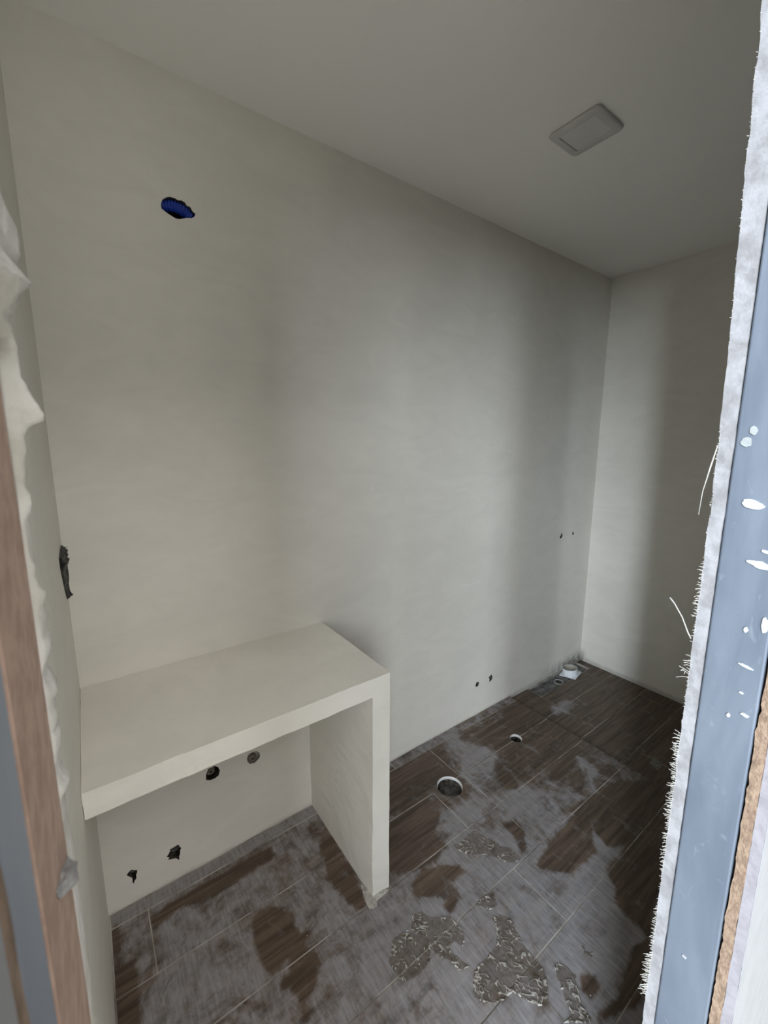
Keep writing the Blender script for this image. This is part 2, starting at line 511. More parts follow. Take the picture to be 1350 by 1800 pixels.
P6=[(1.0647,-0.4774),(1.1140,-0.4829),(1.1711,-0.4772),(1.1820,-0.4831),(1.1960,-0.5208),(1.2095,-0.5612),(1.2124,-0.5838),(1.2354,-0.6077),(1.2379,-0.6596),(1.1989,-0.6556),(1.1767,-0.6327),(1.1543,-0.5888),(1.1281,-0.5647),(1.0928,-0.5410),(1.0695,-0.5099)]
P7=[(1.1494,-0.9313),(1.1660,-0.9300),(1.1535,-0.9473),(1.1699,-0.9643),(1.1495,-0.9674),(1.1413,-0.9488)]
BITS=[(0.7832,-0.6074),(0.7519,-0.5924),(1.0639,-1.0082),(0.4300,-0.2512),(0.4925,-0.4222),(0.6993,-0.2750),(1.4111,-0.2717),(0.6188,-0.5495),(0.5861,-0.5690),(0.8630,-0.7203),(1.5664,-0.1583),(1.9194,-0.3968),(1.9166,-0.3795),(1.7966,-0.5406),(0.0447,-0.1353),(0.3346,-0.3138),(2.3058,-0.3619)]
FOOT=[(0.7089,-0.3908),(0.7129,-0.4005),(0.7180,-0.4570),(0.7797,-0.4588),(0.7737,-0.4645),(0.7230,-0.4670),(0.7165,-0.4811),(0.7010,-0.4792),(0.6914,-0.4738),(0.6896,-0.4617),(0.6927,-0.4419)]
SCRAP=[(2.1523,-0.7200),(2.2069,-0.7184),(2.2015,-0.7554),(2.1285,-0.7639)]
CHAN=[(2.2031,-0.0096),(2.2013,-0.1030),(2.8601,-0.0845),(2.8167,-0.0628)]
SHG=[(2.1140,-0.2269),(2.5378,-0.2345),(2.8236,-0.2381),(2.0848,-0.4372),(2.4703,-0.4381),(2.1959,-0.2476),(2.1928,-0.4324),(2.6851,-0.0780),(2.6791,-0.2422),(2.7084,-0.4454),(2.7086,-0.5698)]
PIPE=[(2.5007,-0.0152),(2.5439,-0.0964),(2.6644,-0.0895)]
H_blue=[(0.3124,2.1593),(0.3165,2.1712),(0.3267,2.1802),(0.3366,2.1847),(0.3496,2.1852),(0.3559,2.1823),(0.3671,2.1846),(0.3758,2.1818),(0.3798,2.1754),(0.3898,2.1740),(0.3949,2.1644),(0.4026,2.1600),(0.3998,2.1525),(0.3913,2.1450),(0.3787,2.1425),(0.3660,2.1367),(0.3580,2.1333),(0.3480,2.1321),(0.3395,2.1351),(0.3279,2.1393),(0.3187,2.1441),(0.3126,2.1477)]
H_s1=[(0.3153,0.3287),(0.3177,0.3510),(0.3256,0.3680),(0.3456,0.3697),(0.3589,0.3582),(0.3640,0.3413),(0.3590,0.3247),(0.3465,0.3193),(0.3305,0.3195)]
H_s2=[(0.4602,0.3416),(0.4653,0.3551),(0.4799,0.3604),(0.4976,0.3569),(0.5083,0.3430),(0.5098,0.3273),(0.5026,0.3182),(0.4886,0.3101),(0.4699,0.3145),(0.4617,0.3285)]
H_r1=[(0.1854,0.1279),(0.1954,0.1284),(0.2122,0.1305),(0.2164,0.1230),(0.2168,0.1167),(0.2221,0.1109),(0.2180,0.1064),(0.2159,0.0898),(0.2126,0.0824),(0.2119,0.0683),(0.2081,0.0721),(0.2031,0.0803),(0.1923,0.0852),(0.1780,0.0902),(0.1823,0.0980),(0.1746,0.1055),(0.1815,0.1127),(0.1867,0.1211)]
H_r2=[(0.0591,0.1159),(0.0662,0.1222),(0.0731,0.1253),(0.0887,0.1121),(0.0871,0.1029),(0.0842,0.0981),(0.0838,0.0822),(0.0775,0.0775),(0.0760,0.0694),(0.0721,0.0733),(0.0729,0.0924),(0.0662,0.1017),(0.0603,0.1105)]
H_a=[(1.7149,0.1742),(1.7198,0.1950),(1.7329,0.1968),(1.7447,0.1893),(1.7430,0.1736),(1.7302,0.1666)]
H_b=[(1.8248,0.1903),(1.8472,0.2011),(1.8585,0.1852),(1.8568,0.1691),(1.8435,0.1605),(1.8295,0.1622),(1.8331,0.1775)]
H_c=[(2.4452,0.9166),(2.4463,0.9268),(2.4546,0.9360),(2.4618,0.9454),(2.4738,0.9453),(2.4743,0.9231),(2.4601,0.9126)]
H_d=[(2.5880,0.9224),(2.5885,0.9365),(2.5983,0.9389),(2.6072,0.9307),(2.6024,0.9192)]
LEDGE=[(0.0522,1.5653),(0.0530,1.5615),(0.0537,1.5567),(0.0543,1.5513),(0.0543,1.5470),(0.0544,1.5422),(0.0551,1.5396),(0.0559,1.5377),(0.0545,1.5356),(0.0530,1.5338),(0.0517,1.5317),(0.0519,1.5297),(0.0515,1.5275),(0.0518,1.5242),(0.0523,1.5207),(0.0528,1.5169),(0.0537,1.5127),(0.0543,1.5088),(0.0541,1.5069),(0.0521,1.5058),(0.0515,1.5039),(0.0511,1.4980),(0.0513,1.4931),(0.0505,1.4901),(0.0508,1.4849),(0.0505,1.4818),(0.0498,1.4809),(0.0498,1.4767),(0.0500,1.4715),(0.0503,1.4682),(0.0499,1.4667),(0.0505,1.4638),(0.0508,1.4571),(0.0512,1.4508),(0.0514,1.4473),(0.0505,1.4424),(0.0499,1.4386),(0.0507,1.4353),(0.0512,1.4323),(0.0500,1.4309),(0.0504,1.4259),(0.0502,1.4236),(0.0503,1.4154),(0.0497,1.4089),(0.0502,1.4060),(0.0517,1.4047),(0.0517,1.4028),(0.0501,1.4022),(0.0493,1.3987),(0.0501,1.3964),(0.0490,1.3938),(0.0489,1.3859),(0.0489,1.3785),(0.0483,1.3741),(0.0491,1.3715),(0.0488,1.3697),(0.0490,1.3644),(0.0480,1.3560),(0.0477,1.3437),(0.0471,1.3414),(0.0478,1.3347),(0.0472,1.3322),(0.0468,1.3241),(0.0474,1.3212),(0.0467,1.3165),(0.0470,1.3114)]
SPL=[(-1.2957,1.4429),(-1.2845,1.5035),(-1.2888,1.5144),(-1.3080,1.3846),(-1.3107,1.3984),(-1.3054,1.3158),(-1.3188,1.3251),(-1.3093,1.2777),(-1.3094,1.2480),(-1.3019,1.2183),(-1.3147,1.2257),(-1.2957,0.8953)]
THREAD=[(-1.2365,1.3288),(-1.2416,1.3236),(-1.2508,1.3098),(-1.2579,1.2942),(-1.2612,1.2888)]
RAG=[(-0.0084,1.2021),(-0.0053,1.2089),(0.0009,1.2064),(0.0021,1.2025),(0.0144,1.2027),(0.0043,1.2001),(0.0120,1.1951),(0.0093,1.1839),(0.0144,1.1815),(0.0126,1.1712),(0.0075,1.1614),(0.0095,1.1482),(0.0085,1.1334),(0.0056,1.1200),(0.0079,1.1098),(0.0113,1.0972),(0.0057,1.0962),(0.0010,1.0897),(-0.0020,1.0844),(-0.0035,1.0950),(-0.0070,1.1087),(-0.0088,1.1283),(-0.0087,1.1495),(-0.0087,1.1707),(-0.0076,1.1936)]
CEIL=[(1.4060,-0.4644),(1.4006,-0.6357),(1.5558,-0.6441),(1.5741,-0.4679),(1.4304,-0.4875),(1.4414,-0.6091),(1.5543,-0.6063),(1.5501,-0.4883)]

# ------------------------------------------------------------------ room shell
wall_back = struct(obj('wall_back', box_bm(-0.12, W + 0.12, 0, 0.10, -0.12, H), M['wall']))
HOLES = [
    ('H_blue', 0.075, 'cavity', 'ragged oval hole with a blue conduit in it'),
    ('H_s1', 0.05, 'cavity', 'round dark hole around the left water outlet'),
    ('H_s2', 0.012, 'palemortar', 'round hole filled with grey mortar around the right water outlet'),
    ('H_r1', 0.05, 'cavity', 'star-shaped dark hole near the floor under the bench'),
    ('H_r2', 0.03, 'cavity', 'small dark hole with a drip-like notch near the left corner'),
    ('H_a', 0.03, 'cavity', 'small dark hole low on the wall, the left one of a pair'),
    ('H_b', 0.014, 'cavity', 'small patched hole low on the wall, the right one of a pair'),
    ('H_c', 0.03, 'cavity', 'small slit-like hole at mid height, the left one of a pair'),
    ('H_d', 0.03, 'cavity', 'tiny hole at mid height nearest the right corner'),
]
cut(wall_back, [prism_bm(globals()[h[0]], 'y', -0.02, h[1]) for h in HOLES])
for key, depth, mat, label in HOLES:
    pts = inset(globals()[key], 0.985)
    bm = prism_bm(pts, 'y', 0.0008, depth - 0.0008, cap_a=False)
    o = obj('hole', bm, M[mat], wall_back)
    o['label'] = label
wall_right = struct(obj('wall_right', box_bm(W, W + 0.12, -1.40, 0.0, -0.12, H), M['wall']))
wall_left = struct(obj('wall_left', box_bm(-0.12, 0, YI, 0.0, -0.12, H), M['wall']))
ceiling = struct(obj('ceiling', box_bm(-0.12, W + 0.12, YI - 0.09, 0.10, H, H + 0.1), M['ceiling']))
landing = struct(obj('floor', box_bm(-2.6, W + 0.5, -4.2, YI - 0.085, -0.12, 0.0), M['screed']))

# doorway wall: boards on a steel frame, each layer a part
wall_front = struct(empty('wall_front', (XR, YI - 0.04, 0)))


def lean(z):
    """the plaster coat on the right reveal thickens towards the top"""
    return float(np.interp(z, [1.45, 1.60, 1.75, 1.90, 2.3], [0, 0.0028, 0.0078, 0.0112, 0.0135]))


def rough_board(name, mat, x0, x1, y0, y1, z0, z1, jag, face, parent=wall_front, dz=0.006, seed=0.0):
    """a board whose cut edge (the face at x1 if face=+1, at x0 if face=-1) is left ragged"""
    bm = bmesh.new()
    n = int((z1 - z0) / dz)
    rows = []
    for i in range(n + 1):
        z = z0 + (z1 - z0) * i / n
        j = jag * (noise.noise((seed, z * 23, 0)) + 0.7 * noise.noise((seed, z * 90, 3)))
        k = jag * (noise.noise((seed, z * 31, 7)) + 0.6 * noise.noise((seed, z * 120, 9)))
        xe = (x1 if face > 0 else x0) + j * 0.6
        xo = x0 if face > 0 else x1
        ym = (y0 + y1) / 2
        xm = xe + face * jag * 0.5 * noise.noise((seed, z * 60, 5))
        q = lean(z) if seed == 1.0 else 0.0
        ring = [(xo, y0, z), (xe, y0 + k * 0.5 + q * 0.06, z), (xm, ym + q * 0.7, z), (xe, y1 + k + q, z), (xo, y1 + q, z)]
        rows.append([bm.verts.new(c) for c in ring])
    for a, b in zip(rows, rows[1:]):
        for i in range(5):
            bm.faces.new((a[i], a[(i + 1) % 5], b[(i + 1) % 5], b[i]))
    bm.faces.new(rows[0])
    bm.faces.new(rows[-1])
    return part(name, bm, mat, parent)


ZD = 2.30
# right of the opening
rough_board('plasterboard', M['gypsum'], XR, W, YI - 0.0118, YI, -0.02, ZD, 0.0016, -1, seed=1.0)
rough_board('fibre_board', M['osb'], XR + 0.0006, W + 0.3, -1.3352, -1.3256, 0, ZD, 0.0022, -1, seed=2.0)
rough_board('front_board', M['lilac'], XR + 0.0008, W + 0.3, -1.3445, -1.3354, 0, ZD, 0.0008, -1, seed=3.0)
part('board_facing', box_bm(XR + 0.0012, W + 0.3, -1.3455, -1.3446, 0, ZD), M['paper'], wall_front)


def stud_bm(x, sgn, y0, y1, z0, z1):
    """C-shaped steel stud: web towards the opening with rolled edges, two flanges behind it"""
    prof = []
    r = 0.0022
    for k in range(6):
        a = math.pi / 2 * k / 5
        prof.append((x + sgn * (r - r * math.sin(a)), y1 - (r - r * math.cos(a)) if False else y1 - r + r * math.cos(a)))
    prof = [(x + sgn * 0.035, y1)] + [(x + sgn * (r - r * math.sin(math.pi / 2 * k / 5)), y1 - r + r * math.cos(math.pi / 2 * k / 5)) for k in range(6)]
    prof += [(x + sgn * (r - r * math.cos(math.pi / 2 * k / 5)), y0 + r - r * math.sin(math.pi / 2 * k / 5)) for k in range(6)]
    prof += [(x + sgn * 0.035, y0)]
    t = 0.0008
    inner = [(px + sgn * t, py + (t if py < (y0 + y1) / 2 else -t)) for px, py in reversed(prof)]
    return prism_bm(prof + inner, 'z', z0, z1)


part('steel_stud', stud_bm(XR + 0.0008, 1, -1.3238, YI - 0.0124, 0, ZD), M['steel'], wall_front, False)
part('stud_gap', box_bm(XR + 0.006, XR + 0.10, -1.3256, -1.3238, 0, ZD), M['gap'], wall_front)
# left of the opening
rough_board('plasterboard', M['plaster'], -0.115, XL - 0.0006, YI - 0.0118, YI, -0.02, ZD, 0.0012, 1, seed=4.0)
part('backing_board', box_bm(-0.3, XL, -1.3203, YI - 0.0119, 0, ZD), M['brown'], wall_front)
part('steel_stud', stud_bm(XL - 0.0002, -1, -1.3424, -1.3205, 0, ZD), M['liftedsteel'], wall_front)
rough_board('fibre_board', M['osb'], -0.9, XL, -1.3478, -1.3426, 0, ZD, 0.0008, 1, seed=5.0)
rough_board('front_board', M['paper'], -1.3, XL, -1.3580, -1.3479, 0, ZD, 0.0004, 1, seed=6.0)
# above the opening
part('lintel', box_bm(-1.3, W + 0.3, -1.3445, YI, ZD, H), M['paper'], wall_front)

# plaster left hanging from the left jamb: a ragged bead with lumps
zs = [p[1] for p in LEDGE]
xs = [p[0] for p in LEDGE]


def ledge_x(z):
    if z > zs[0]:
        return 0.0535 + 0.002 * noise.noise((z * 30, 2, 0))
    if z < zs[-1]:
        return 0.0500 + 0.0012 * noise.noise((z * 60, 2, 0)) + 0.0008 * noise.noise((z * 160, 2, 4))
    return float(np.interp(-z, [-q for q in zs], xs))


bm = bmesh.new()
rows = []
nz = 2300
for i in range(nz + 1):
    z = 0.0 + ZD * i / nz
    w = max(0.0004, ledge_x(z) - XL + 0.0006 * noise.noise((z * 140, 0, 1)) + 0.0009 * max(-.4, noise.noise((z * 210, 3, 1))) * (1.0 if z < 1.51 else 0.3) + 0.0005 * noise.noise((z * 520, 0, 1)))
    yb = YI - 0.012 - 0.003 * (noise.noise((z * 40, 5, 5)) + noise.noise((z * 110, 5, 5)) * 0.6)
    if z > 1.44:
        yb += 0.0105 * min(1, (z - 1.44) / 0.05)
    if z > 1.528:
        yb -= min(0.05, (z - 1.528) * 3.0)
    ring = []
    m = 8
    for k in range(m + 1):
        a = math.pi * k / m
        y = (YI + 0.0015) * (1 + math.cos(a)) / 2 + yb * (1 - math.cos(a)) / 2
        fold = 1.0 + 0.55 * noise.noise((y * 160, z * 70, 8))
        ring.append(bm.verts.new((XL - 0.0008 + (w + 0.0008) * math.sin(a) ** 0.7 * (fold if 0 < k < m else 1) if k not in (0, m) else XL - 0.0008, y, z)))
    rows.append(ring)
for a, b in zip(rows, rows[1:]):
    for k in range(m):
        bm.faces.new((a[k], a[k + 1], b[k + 1], b[k]))
o = part('plaster_bead', bm, M['plaster'], wall_front, True)
o['label'] = 'ragged white plaster bead with hanging lumps along the left jamb'

# grey clump on the left jamb
bm = bmesh.new()
bmesh.ops.create_icosphere(bm, subdivisions=4, radius=1.0)
ax = Vector((0, 0.040, -0.030)).normalized()
for v in bm.verts:
    c = v.co.copy()
    s = 1 + 0.30 * noise.noise(c * 1.8) + 0.12 * noise.noise(c * 6)
    taper = 0.75 + 0.35 * c.x
    v.co = Vector((0.0490, -1.2885, 1.3890)) + ax * c.x * 0.0175 * s + Vector((1, 0, 0)) * c.y * 0.0030 * s * taper + Vector((0, 0.6, 0.8)) * c.z * 0.0042 * s * taper
o = part('plaster_clump', bm, M['greyplaster'], wall_front, True)
o['label'] = 'grey plaster clump stuck on the brown board of the left jamb'


# frayed glass-fibre mesh along the right jamb
def jamb_threads():
    bm = bmesh.new()
    bands = [(1.52, 1.375, 60, 0.0016), (1.375, 1.315, 30, 0.0045), (1.315, 1.285, 8, 0.003), (1.268, 1.243, 9, 0.0095), (1.243, 1.18, 30, 0.0016),
             (1.172, 1.06, 78, 0.0070), (1.06, 0.985, 40, 0.0052), (0.985, 0.94, 14, 0.002), (0.94, 0.86, 46, 0.0038), (0.86, 0.795, 60, 0.0075), (1.90, 1.60, 90, 0.0014)]
    for za, zb, n, ln in bands:
        for i in range(n):
            z = za + (zb - za) * (i + random.random()) / n
            y = YI - 0.001 + lean(z) + random.uniform(-0.0008, 0.0012)
            L = ln * random.uniform(0.45, 1.35)
            d = Vector((-random.uniform(0.5, 1.0), random.uniform(0.35, 1.0), random.uniform(-0.2, 0.75))).normalized()
            b = Vector((random.uniform(-.5, .3), random.uniform(-.4, .5), random.uniform(-0.9, 0.3)))
            p0 = Vector((XR + 0.0005, y, z))
            p1 = p0 + d * L * 0.55
            p2 = p1 + (d + b * 0.7).normalized() * L * 0.5
            tube_bm(bm, [p0, p1, p2], [0.00033, 0.00030, 0.00024], 4)
            if ln > 0.004 and random.random() < 0.35:
                q = p1 + Vector((random.uniform(-1, .2), random.uniform(-.3, 1), random.uniform(-1, 1))).normalized() * L * 0.35
                tube_bm(bm, [p1, q], [0.0003, 0.00022], 4)
    # the closely packed ladder of cut mesh
    return bm


o = part('mesh_fringe', jamb_threads(), M['thread'], wall_front)
o['kind'] = 'stuff'
o['label'] = 'frayed white glass-fibre mesh threads along the right jamb'
tp = [(XR - 0.001, y, z) for y, z in reversed(THREAD)]
o = part('loose_thread', tube_bm(bmesh.new(), tp, [0.0006, 0.0007, 0.0006, 0.0007, 0.0010], 6), M['thread'], wall_front, True)
o['label'] = 'single long loose thread sticking out of the right jamb'
o = part('loose_thread', tube_bm(bmesh.new(), [(XR - 0.0005, YI + 0.0008, 1.5005), (XR - 0.0012, YI + 0.0045, 1.478), (XR - 0.001, YI + 0.0085, 1.452), (XR - 0.001, YI + 0.0095, 1.427)], [0.0005, 0.0008, 0.0004, 0.0004], 6), M['thread'], wall_front, True)

# plaster splashes on the right steel stud
SPSIZE = [(0.018, 0.0042, 1), (0.009, 0.0045, 0), (0.0065, 0.004, 0), (0.019, 0.0034, 1), (0.006, 0.0016, 1), (0.003, 0.003, 1), (0.005, 0.0075, 1), (0.012, 0.0013, 1), (0.004, 0.001, 1), (0.003, 0.0022, 1), (0.0065, 0.0016, 1), (0.004, 0.001, 1)]
for i, ((y, z), (a, b, kind)) in enumerate(zip(SPL, SPSIZE)):
    pts = []
    for k in range(26):
        t = 2 * math.pi * k / 26
        r = 1 + 0.35 * noise.noise((math.cos(t) * 1.3, math.sin(t) * 1.3, i * 5.1)) + 0.15 * noise.noise((math.cos(t) * 4, math.sin(t) * 4, i * 3.3))
        yy, zz = a * 0.5 * r * math.cos(t), b * r * math.sin(t)
        pts.append((y + yy, z + zz + yy * 0.18))
    bm = prism_bm(pts, 'x', XR + 0.0008, XR - 0.0002 - 0.0004 * kind, cap_a=False)
    part('plaster_splash', bm, M['splash'] if kind else M['dullsplash'], wall_front)

# ------------------------------------------------------------------ tiled floor
bath_floor = struct(obj('floor', box_bm(0, SX, -1.3475, 0, -0.12, -0.0009), M['grout']))
shower_floor = struct(obj('floor', box_bm(SX, W, YI, 0, -0.12, SZ - 0.0010), M['grout']))
DRAINS = [(1.2545, -0.272, 0.057), (1.751, -0.252, 0.030)]

CLEAN_OR_SHADED = [globals()[k] for k in list(globals()) if k.startswith('C_')]  # traced clean and wet patches, plus the painted jamb shadow
DUSTY = [globals()[k] for k in list(globals()) if k.startswith('D_')]


def dust_level(x, y):
    base = np.full(x.shape, 0.62) + 0.16 * np.clip((x - 0.45) / 0.35, 0, 1) * np.clip((-0.46 - y) / 0.15, 0, 1)
    # the strip behind and beyond the bench was wiped; the shower was washed
    def ss(a, b, t):
        t = np.clip((t - a) / (b - a), 0, 1)
        return t * t * (3 - 2 * t)
    far = ss(1.36, 1.75, x - 0.15 * (y + 0.6))
    base -= 0.36 * far
    behind = ss(0.78, 0.86, x) * ss(-0.47, -0.42, y)
    base -= 0.32 * behind * (1 - far)
    base = np.where(x > SX, 0.20, base)
    base += 0.26 * ss(-0.055, -0.045, y) * (x < SX)
    base -= 0.20 * ss(0.62, 0.45, x) * ss(-0.5, -0.9, y) * 0
    for poly in DUSTY:
        ins, d = inside(x, y, poly)
        f = np.where(ins, ss(0, 0.03, d + 0.012), ss(0.03, 0, d) * 0.35)
        base = base + (0.80 - base) * f * (base < 0.80)
    for poly in CLEAN_OR_SHADED:
        ins, d = inside(x, y, poly)
        f = np.where(ins, np.clip(0.62 + d / 0.02, 0, 1), ss(0.012, 0, d) * 0.5)
        base = base + (0.15 - base) * f * 0.95
    for poly in (P1, P2, P3, P4, P5, P6):
        ins, d = inside(x, y, poly)
        base = np.where(ins, np.minimum(base, 0.62), base)
    return base


def paint_dust(o):
    me = o.data
    n = len(me.vertices)
    co = np.empty(n * 3)
    me.vertices.foreach_get('co', co)
    co = co.reshape(-1, 3) + np.array(o.location)
    a = me.attributes.get('dust') or me.attributes.new('dust', 'FLOAT', 'POINT')
    a.data.foreach_set('value', dust_level(co[:, 0], co[:, 1]).astype(np.float32))


tile_n = 0


def tile(x0, x1, y0, y1, z, parent, fine=True, holes=()):
    global tile_n
    tile_n += 1
    cx, cy = (x0 + x1) / 2, (y0 + y1) / 2
    t = 0.0008
    if fine:
        nx, ny = max(2, int((x1 - x0) / 0.010)), max(2, int((y1 - y0) / 0.010))
    else:
        nx, ny = max(2, int((x1 - x0) / 0.03)), max(2, int((y1 - y0) / 0.03))
    bm = bmesh.new()
    lift = random.uniform(-0.0002, 0.0002)
    e = 0.0008
    X = [x0] + [x0 + e + (x1 - x0 - 2 * e) * i / nx for i in range(nx + 1)] + [x1]
    Y = [y0] + [y0 + e + (y1 - y0 - 2 * e) * i / ny for i in range(ny + 1)] + [y1]
    g = [[bm.verts.new((x - cx, y - cy, lift - (0.0005 if x in (x0, x1) or y in (y0, y1) else 0))) for y in Y] for x in X]
    for i in range(len(X) - 1):
        for j in range(len(Y) - 1):
            bm.faces.new((g[i][j], g[i + 1][j], g[i + 1][j + 1], g[i][j + 1]))
    ring = [g[i][0] for i in range(len(X))] + [g[-1][j] for j in range(1, len(Y))] + [g[i][-1] for i in range(len(X) - 2, -1, -1)] + [g[0][j] for j in range(len(Y) - 2, 0, -1)]
    low = [bm.verts.new((v.co.x, v.co.y, -t)) for v in ring]
    for i in range(len(ring)):
        bm.faces.new((ring[i], low[i], low[(i + 1) % len(ring)], ring[(i + 1) % len(ring)]))
    bm.faces.new(low)
    o = obj('tile', bm, M['tile'], None, False, (cx, cy, z))
    if holes:
        cut(o, [prism_bm(circle(hx, hy, r), 'z', -0.3, 0.1) for hx, hy, r in holes])
        if not o.data.materials:
            o.data.materials.append(M['tile'])
    paint_dust(o)
    o.parent = parent
    return o


YB = [-0.003, -0.0505, -0.2555, -0.4605, -0.6655, -0.8695, -1.0765, -1.2815]
JOINTS = [[1.122], [0.105, 1.332], [1.170, 1.345], [0.105, 1.341], [1.180], [0.105, 1.340], [1.180]]
G = 0.0019
for r, js in enumerate(JOINTS):
    xs_ = [0.003] + js + [SX + G]
    for a, b in zip(xs_, xs_[1:]):
        x0, x1, y0, y1 = a + G, b - G, YB[r + 1] + G, YB[r] - G
        hs = [d for d in DRAINS if x0 - d[2] < d[0] < x1 + d[2] and y0 - d[2] < d[1] < y1 + d[2]]
        tile(x0, x1, y0, y1, 0.0, bath_floor, True, hs)
CH = (2.205, 2.760, -0.101, -0.006)     # unfinished channel along the wall
for a, b, c, d in [(SX, 2.203, -0.234, -0.003), (2.203, 2.686, -0.234, -0.1025), (2.686, W - 0.002, -0.234, -0.1025), (2.7615, W - 0.002, -0.1025, -0.003),
                   (SX, 2.194, -0.438, -0.234), (2.194, W - 0.002, -0.438, -0.234), (SX, 2.708, -0.642, -0.438), (2.708, W - 0.002, -0.642, -0.438),
                   (SX, 2.194, -0.846, -0.642), (2.194, W - 0.002, -0.846, -0.642), (SX, 2.708, -1.050, -0.846), (2.708, W - 0.002, -1.050, -0.846), (SX, W - 0.002, -1.254, -1.050)]:
    tile(a + G * 0.8, b - G * 0.8, c + G * 0.8, d - G * 0.8, SZ, shower_floor, False)
cut(bath_floor, [prism_bm(circle(hx, hy, r), 'z', -0.055, 0.1) for hx, hy, r in DRAINS])
cut(shower_floor, [box_bm(CH[0], CH[1], CH[2], CH[3], SZ - 0.016, 0.1)])
bm = box_bm(CH[0], CH[1], CH[2], CH[3], SZ - 0.0200, SZ - 0.0150)
o = obj('mortar_bed', bm, M['mortar'], shower_floor)
o['label'] = 'bare grey mortar in the unfinished channel along the back wall'

# ------------------------------------------------------------------ masonry bench in the left corner


def slab_bm(x0, x1, y0, y1, z0, z1, step=0.02, amp=0.0021):
    """plastered masonry block: slightly wavering faces and hand-finished arrises"""
    bm = box_bm(x0, x1, y0, y1, z0, z1)
    n = max(2, int(max(x1 - x0, y1 - y0, z1 - z0) / step))
    for ax, (a, b) in enumerate(((x0, x1), (y0, y1), (z0, z1))):
        k = max(1, int((b - a) / step))
        for i in range(1, k):
            c = [0, 0, 0]
            c[ax] = a + (b - a) * i / k
            nn = [0, 0, 0]
            nn[ax] = 1
            bmesh.ops.bisect_plane(bm, geom=bm.verts[:] + bm.edges[:] + bm.faces[:], plane_co=c, plane_no=nn)
    for v in bm.verts:
        c = v.co
        d = Vector((noise.noise(c * 9 + Vector((3, 0, 0))), noise.noise(c * 9 + Vector((0, 5, 0))), noise.noise(c * 9 + Vector((0, 0, 9)))))
        d += 0.6 * Vector((noise.noise(c * 31 + Vector((3, 1, 0))), noise.noise(c * 31 + Vector((0, 5, 2))), noise.noise(c * 31 + Vector((1, 0, 9)))))
        if c.z < 0.002:
            d.z = 0
        v.co = c + d * amp
        v.co.y = min(v.co.y, -0.0004)
        v.co.x = max(v.co.x, 0.0004)
    return bm


bench = empty('bench', (BL / 2, -BD / 2, 0))
part('worktop', slab_bm(0.0005, BL, -BD, -0.0005, BH - BT, BH), M['bench'], bench)
part('side_panel', slab_bm(BL - BP, BL, -BD, -0.0005, 0.0, BH - BT - 0.0002), M['bench'], bench)
# mortar squeezed out under the panel's foot
bm = bmesh.new()
ins_c = (0.7150, -0.4600)
top = []
N_ = 34
base_ring, mid_ring = [], []
fp = FOOT
cx = sum(p[0] for p in fp) / len(fp)
cy = sum(p[1] for p in fp) / len(fp)
vc = bm.verts.new((0.728, -0.452, 0.010))
for i in range(len(fp)):
    p, q = Vector(fp[i]), Vector(fp[(i + 1) % len(fp)])
    for s in range(3):
        c = p.lerp(q, s / 3)
        j = 0.0015 * noise.noise((c.x * 300, c.y * 300, 0))
        base_ring.append(bm.verts.new((c.x + j, c.y - j, -0.0002)))
        mid = c.lerp(Vector((0.728, -0.450)), 0.35)
        mid_ring.append(bm.verts.new((mid.x, mid.y, 0.006 + 0.003 * noise.noise((c.x * 200, c.y * 200, 4)))))
n = len(base_ring)
for i in range(n):
    bm.faces.new((base_ring[i], base_ring[(i + 1) % n], mid_ring[(i + 1) % n], mid_ring[i]))
    bm.faces.new((mid_ring[i], mid_ring[(i + 1) % n], vc))
o = part('mortar_dab', bm, M['palemortar'], bench)
o['label'] = 'pale mortar dab under the foot of the side panel'
tag(bench, 'plastered white masonry bench with one side panel, built into the left corner', 'bench')

# ------------------------------------------------------------------ things set in the walls and ceiling
# square lamp on the ceiling
lx0, lx1, ly0, ly1 = 1.405, 1.566, -0.640, -0.468


def rounded_rect(x0, x1, y0, y1, r, n=6):
    pts = []
    for cx, cy, a0 in ((x1 - r, y1 - r, 0), (x0 + r, y1 - r, 90), (x0 + r, y0 + r, 180), (x1 - r, y0 + r, 270)):
        for k in range(n + 1):
            a = math.radians(a0 + 90 * k / n)
            pts.append((cx + r * math.cos(a), cy + r * math.sin(a)))
    return pts


def loft(bm, loops):
    rs = [[bm.verts.new(c) for c in lp] for lp in loops]
    for a, b in zip(rs, rs[1:]):
        n = len(a)
        for i in range(n):
            bm.faces.new((a[i], a[(i + 1) % n], b[(i + 1) % n], b[i]))
    return rs


def rr3(k, z, r):
    return [(x, y, z) for x, y in rounded_rect(lx0 + k, lx1 - k, ly0 + k, ly1 - k, r)]


lamp = empty('ceiling_lamp', ((lx0 + lx1) / 2, (ly0 + ly1) / 2, H))
bm = bmesh.new()
loft(bm, [rr3(0.003, H, 0.016), rr3(0.0, H - 0.004, 0.016), rr3(0.001, H - 0.008, 0.016), rr3(0.004, H - 0.0105, 0.014), rr3(0.024, H - 0.012, 0.006), rr3(0.0255, H - 0.0118, 0.005), rr3(0.027, H - 0.0085, 0.004), rr3(0.027, H - 0.003, 0.004)])
part('frame', bm, M['lampframe'], lamp, True)
bm = bmesh.new()
rs = loft(bm, [rr3(0.0268, H - 0.004, 0.004), rr3(0.0272, H - 0.0088, 0.004), rr3(0.029, H - 0.0094, 0.003)])
bm.faces.new(rs[-1])
part('diffuser', bm, M['diffuser'], lamp)
tag(lamp, 'square white ceiling lamp with rounded frame, switched off, above the shower end', 'ceiling lamp')

